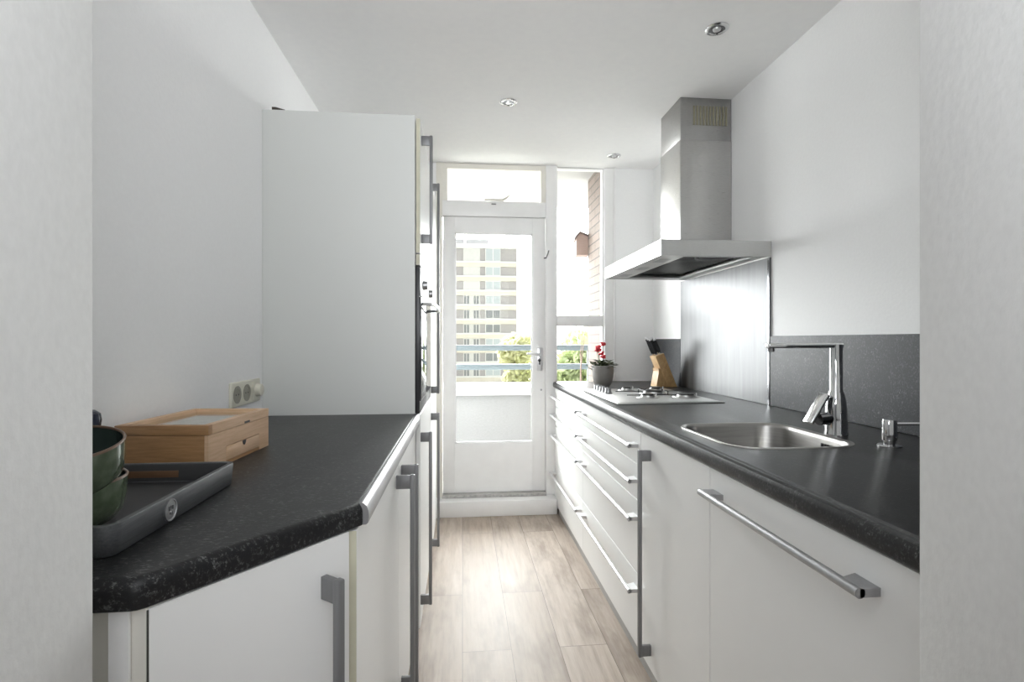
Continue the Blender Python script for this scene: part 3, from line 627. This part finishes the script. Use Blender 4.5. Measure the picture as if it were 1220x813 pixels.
# tall units
XT = -.170
t1 = thing('tall_oven_unit', 'tall white housing unit with a built-in oven at the end of the left worktop', 'tall cabinet', (-.48, 2.46, 0))
b = MB(); b.box(XL + .001, XT - .021, 2.130, 2.148, 0, 2.126); b.build('side_panel', 'carcass', t1)
b = MB(); b.box(XL + .002, XT - .021, 2.782, 2.798, .0, 2.122); b.box(XL + .002, XT - .021, 2.148, 2.782, 2.104, 2.120); b.box(XL + .002, XT - .021, 2.148, 2.782, 1.500, 1.516); b.box(XL + .002, XT - .021, 2.148, 2.782, .965, .985); b.box(XL + .002, XL + .01, 2.148, 2.782, .0, 2.10); b.build('carcass', 'front', t1)
f = lfront('upper_door', t1, 2.133, 2.795, 1.570, 2.118, XT); MB().box(XT - .017, XT - .001, 2.1325, 2.1345, 1.573, 2.115).build('edge_band', 'edge', f)
v_handle(f, XT, 1, 2.20, 1.62, 2.072)
f = lfront('filler_panel', t1, 2.133, 2.795, 1.520, 1.568, XT); MB().box(XT - .017, XT - .001, 2.1325, 2.1345, 1.523, 1.565).build('edge_band', 'edge', f)
f = lfront('lower_door', t1, 2.133, 2.795, .048, .918, XT); v_handle(f, XT, 1, 2.155, .135, .842)
ov = thing('oven', 'built-in oven with a dark side edge and steel front in the tall white unit', 'oven', (-.45, 2.46, .985))
MB().box(XL + .03, XT - .022, 2.160, 2.770, .987, 1.498).build('casing', 'blackmat', ov)
MB().box(XT - .021, XT - .003, 2.134, 2.794, .922, 1.516, bev=.001).build('front_frame', 'black', ov)
MB().box(XT - .003, XT + .002, 2.140, 2.790, 1.400, 1.514, bev=.001).build('control_panel', 'steelh', ov)
MB().box(XT - .003, XT + .003, 2.140, 2.790, .970, 1.394, bev=.001).build('glass_door', 'ovenglass', ov)
for y in (2.26, 2.66): MB().lathe((0, 0, 0), [(.001, 0), (.021, 0), (.019, .020), (.001, .022)], 24, mtx=Matrix.Translation((XT + .002, y, 1.452)) @ Matrix.Rotation(PI/2, 4, 'Y')).build('knob', 'alu', ov)
b = MB(); b.tube([(XT + .003, 2.19, 1.368), (XT + .035, 2.21, 1.368), (XT + .050, 2.26, 1.368), (XT + .056, 2.46, 1.368), (XT + .050, 2.66, 1.368), (XT + .035, 2.71, 1.368), (XT + .003, 2.73, 1.368)], .008, 14); b.build('oven_handle', 'alu2', ov)
t2 = thing('tall_cabinet_unit', 'tall white two-door housing unit beyond the oven, nearest the balcony door', 'tall cabinet', (-.48, 3.10, 0))
b = MB(); b.box(XL + .001, XT - .021, 2.801, 2.817, 0, 2.126); b.box(XL + .001, XT - .021, 3.382, 3.40, 0, 2.126); b.box(XL + .001, XT - .021, 2.817, 3.382, 2.106, 2.124); b.box(XL + .001, XL + .01, 2.817, 3.382, 0, 2.106); b.box(XL + .01, XT - .021, 2.817, 3.382, .88, .90); b.build('carcass', 'front', t2)
f = lfront('upper_door', t2, 2.800, 3.400, .893, 2.118, XT); v_handle(f, XT, 1, 2.86, .928, 2.072)
f = lfront('lower_door', t2, 2.800, 3.400, .048, .889, XT); v_handle(f, XT, 1, 2.86, .095, .824)
o = MB().box(-.66, -.20, 2.155, 2.775, 0, .044).build('plinth', 'plinth', base=(-.4, 2.5, 0)); 
tag(o, 'low grey plinth under the tall oven unit', 'plinth')
# small dark thing on top of the tall unit
o = MB(); o.prism([(-.755, 2.15, 2.127), (-.705, 2.15, 2.127), (-.705, 2.15, 2.137), (-.74, 2.15, 2.146), (-.755, 2.15, 2.146)], (0, .05, 0), bev=.001)
o = o.build('dark_offcut', varied('dark_brown_wood', (.03, .022, .016), (.06, .045, .035), .6, 30), base=(-.73, 2.17, 2.126)); tag(o, 'small dark brown wedge on top of the tall oven unit by the left wall', 'wood piece')

# ------------------------------------------------------------------ socket on the left wall
sk = thing('wall_socket', 'cream double wall socket with a dimmer knob on the left wall', 'wall socket', (XL, 1.97, .985))
MB().box(XL, XL + .011, 1.835, 2.085, .985, 1.072, bev=.005, seg=3).build('cover_frame', 'plastic', sk)
for y in (1.878, 1.958):
    o = MB().lathe((0, 0, 0), [(.030, 0), (.0305, .0018), (.022, .0022), (.0205, .0003), (.001, .0003)], 30, mtx=Matrix.Translation((XL + .011, y, 1.028)) @ Matrix.Rotation(PI/2, 4, 'Y'), cap=False).build('socket_well', 'hole', sk)
    b = MB()
    for dy in (-.0095, .0095): b.cyl((XL + .0112, y + dy, 1.028), (XL + .0122, y + dy, 1.028), .003, n=10)
    b.build('contact_hole', 'black', o)
MB().box(XL + .011, XL + .014, 2.005, 2.075, .993, 1.064, bev=.002).build('dimmer_plate', 'plastic', sk)
MB().lathe((0, 0, 0), [(.001, 0), (.024, 0), (.022, .018), (.019, .020), (.001, .020)], 28, mtx=Matrix.Translation((XL + .014, 2.043, 1.030)) @ Matrix.Rotation(PI/2, 4, 'Y')).build('dimmer_knob', 'plastic', sk)

# ------------------------------------------------------------------ tray, bowls, tea box, jug
TXR, TXL, TY0, TY1 = -.470, -.775, .748, 1.128; TZ0 = TOPZ + .0005
ty_ = thing('serving_tray', 'black serving tray with grey outer sides and a round metal badge on the worktop', 'tray', (-.62, .94, TOPZ))
def ringrr(d, z, r, ex=0): return [Vector((x, y, z)) for x, y in rrect(TXL + d, TXR - d, TY0 + d, TY1 - d, r, 6)]
M['traygrey'] = wood('grey_wood_tray', (.085, .088, .092), (.055, .057, .06), (30, 1.5, 30), 12, .5)
b = MB(); b.ring_loft([ringrr(.003, TZ0, .016), ringrr(0, TZ0 + .002, .018), ringrr(-.003, TZ0 + .042, .021), ringrr(-.002, TZ0 + .044, .02), ringrr(.006, TZ0 + .044, .014), ringrr(.007, TZ0 + .042, .013), ringrr(.009, TZ0 + .010, .012), ringrr(.014, TZ0 + .0065, .008)], True, True, True)
b.build('shell', 'traygrey', ty_, ang=60)
b = MB(); b.ring_loft([ringrr(.0105, TZ0 + .008, .010), ringrr(.0085, TZ0 + .0410, .012), ringrr(.0065, TZ0 + .0425, .0135)], True, True, False); b.build('black_lining', 'blackmat', ty_, ang=60)
b = MB(); b.box(-.68, -.575, TY1 - .0105, TY1 - .0082, TZ0 + .016, TZ0 + .030, bev=.001); b.build('hand_slot', varied('slot_brown_wood', (.10, .05, .022), (.13, .065, .03), .6, 20), ty_)  # plain orange-brown inset for the hand hole
bm = Matrix.Translation((TXR + .0008, .885, TZ0 + .022)) @ Matrix.Rotation(PI/2, 4, 'Y')
bd_ = MB().lathe((0, 0, 0), [(.001, 0), (.0175, 0), (.0175, .0035), (.0155, .0035), (.015, .0025), (.001, .0025)], 32, mtx=bm, cap=False).build('round_badge', 'alu', ty_)
b = MB()
for dy, dz, hh in ((-.006, .003, .007), (-.001, .004, .005), (.004, .003, .006), (-.003, -.005, .004), (.002, -.006, .005)): b.box(TXR + .003, TXR + .0038, .885 + dy, .885 + dy + .002, TZ0 + .022 + dz - hh/2, TZ0 + .022 + dz + hh/2)
b.build('engraved_mark', 'chromed', bd_)

def glaze():
    m = mat('green_glaze', (.08, .10, .07), .12, coat=.6); v = coords(m); f = noise(m, v, 60, 4)
    L(m, ramp(m, f, [(.35, (.075, .10, .06)), (.7, (.12, .15, .10))]), B(m).inputs['Base Color']); return m
M['glaze'] = glaze(); M['rim'] = mat('brown_unglazed_rim', (.13, .075, .045), .35)
def bowl(cx, cy, r, z0, H, tilt, label):
    t = thing('bowl', label, 'bowl', (cx, cy, z0), 'stacked green glazed bowls')
    mtx = Matrix.Translation((cx, cy, z0)) @ tilt
    outp = [(.001, 0), (r*.60, 0), (r*.63, H*.04), (r*.80, H*.14), (r*.92, H*.32), (r*.975, H*.58), (r*.99, H*.85), (r*.995, H - .0035)]
    MB().lathe((0, 0, 0), outp, 64, mtx=mtx, cap=False).build('outer_wall', 'glaze', t, ang=70)
    inn = [(r*.955, H - .0035), (r*.94, H*.60), (r*.88, H*.36), (r*.74, H*.2), (r*.4, H*.13), (.001, H*.12)]
    MB().lathe((0, 0, 0), inn, 64, mtx=mtx, cap=False).build('inner_wall', mat('dark_green_inside', (.035, .05, .045), .2), t, ang=70)
    MB().lathe((0, 0, 0), [(r*.995, H - .0036), (r*1.0, H - .0015), (r*.985, H), (r*.965, H), (r*.952, H - .002), (r*.955, H - .0036)], 64, mtx=mtx, cap=False).build('rim', 'rim', t, ang=70)
bowl(-.6035, .8422, .085, TZ0 + .0085, 1.0063 - TZ0 - .0085, Matrix.Identity(4), 'green glazed bowl, lower of the stacked pair, standing in the tray')
tl = Matrix.Rotation(math.atan(.175), 4, 'X') @ Matrix.Rotation(math.atan(.0395), 4, 'Y')
axis = tl @ Vector((0, 0, 1)); HB = .079
cc = Vector((-.5925, .8176, 1.0638)) - axis*HB
bowl(cc.x, cc.y, .085, cc.z, HB, tl, 'green glazed bowl, upper of the stacked pair, tilted on the lower one')

# tea box
tb = thing('tea_box', 'bamboo tea box with a glass lid and a small drawer, behind the tray', 'tea box', (-.66, 1.38, TOPZ))
bx0, bx1, by0, by1, bz = -.778, -.560, 1.222, 1.520, 1.025
ang = math.atan2(.567 - .545, 1.519 - 1.222)
RB = Matrix.Translation((-.566, 1.222, TOPZ)) @ Matrix.Rotation(-.075, 4, 'Z')
wB, lB, hB = .205, .300, .105
b = MB(); zt = .082
b.box(-wB, -.0085, 0, .008, .0005, zt, mtx=RB); b.box(-wB, -.0085, lB - .008, lB, .0005, zt, mtx=RB); b.box(-wB, -wB + .008, .008, lB - .008, .0005, zt, mtx=RB); b.box(-wB + .008, 0, .008, lB - .008, .0005, .008, mtx=RB)
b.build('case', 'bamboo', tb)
b = MB(); b.box(-.008, .0006, .0, lB, .044, zt, mtx=RB); b.box(-.008, .0006, .0, .075, .0005, .044, mtx=RB); b.box(-.008, .0006, .245, lB, .0005, .044, mtx=RB); b.build('front_panel', 'bamboo_lit', tb)
b = MB(); fw = .016
b.box(-wB - .001, .001, lB - fw, lB + .001, zt + .001, hB, bev=.001, mtx=RB); b.box(-wB - .001, -wB + fw, fw, lB - fw, zt + .001, hB, mtx=RB); b.box(-fw, .001, fw, lB - fw, zt + .001, hB, mtx=RB)
ld = b.build('lid_frame', 'bamboo_lit', tb)
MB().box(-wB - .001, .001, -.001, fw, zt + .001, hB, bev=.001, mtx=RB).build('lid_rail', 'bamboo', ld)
MB().box(-wB + fw, -fw, fw, lB - fw, zt + .012, zt + .015, mtx=RB).build('lid_glass', 'lidglass', ld)
MB().box(-wB + .009, -.009, .009, lB - .009, .081, .086, mtx=RB).build('inner_divider', varied('lid_reflection_tone', (.55, .53, .50), (.78, .77, .74), .6, 25), tb)  # pale colour stands in for the wall reflected in the glass lid
MB().box(.0005, .0016, .163, .190, zt + .002, zt + .007, mtx=RB).build('finger_notch', 'black', ld)
dr = MB().box(-.030, .0015, .077, .243, .0095, .0425, bev=.0008, mtx=RB).build('drawer', 'bamboo_lit', tb)
b = MB(); pts = [(0.0018, .160 + .009*math.cos(PI + i*PI/12), .0425 + .0*i - .012*math.sin(i*PI/12)) for i in range(13)]
b.prism([RB @ Vector(p) for p in pts], RB.to_3x3() @ Vector((.0006, 0, 0))); b.build('pull_notch', 'black', dr)

# dark blue jug partly behind the bowls
b = MB(); b.lathe((-.732, 1.096, TZ0 + .0082), [(.001, 0), (.018, 0), (.021, .004), (.0215, .09), (.015, .105), (.015, .111), (.020, .116), (.022, .129), (.020, .142), (.011, .149), (.001, .151)], 28)
# ------------------------------------------------------------------ ceiling spots
def spot(x, y, label, first=None):
    t = thing('ceiling_spotlight', label, 'ceiling light', (x, y, CE), 'recessed ceiling spotlights')
    MB().lathe((x, y, CE), [(.046, 0), (.046, -.003), (.042, -.006), (.032, -.007), (.030, -.003)], 36, cap=False).build('trim_ring', 'chrome', t)
    MB().lathe((x, y, CE - .001), [(.031, -.003), (.024, -.001), (.016, -.0004)], 30, cap=False).build('reflector', 'chromed', t)
    MB().lathe((x, y, CE - .001), [(.017, -.001), (.015, -.007), (.008, -.009), (.001, -.0095)], 24, cap=False).build('bulb', 'alu2', t)
spot(1.024, 2.016, 'round chrome ceiling spotlight nearest the camera, above the sink')
spot(.241, 2.739, 'round chrome ceiling spotlight over the middle of the floor')
spot(1.028, 3.464, 'round chrome ceiling spotlight nearest the far window')
jug = tag(b.build('bottle', mat('navy_ceramic', (.02, .025, .045), .25), base=(-.732, 1.096, TZ0 + .0082)), 'dark navy bottle with a rounded top, mostly hidden behind the stacked bowls', 'bottle')
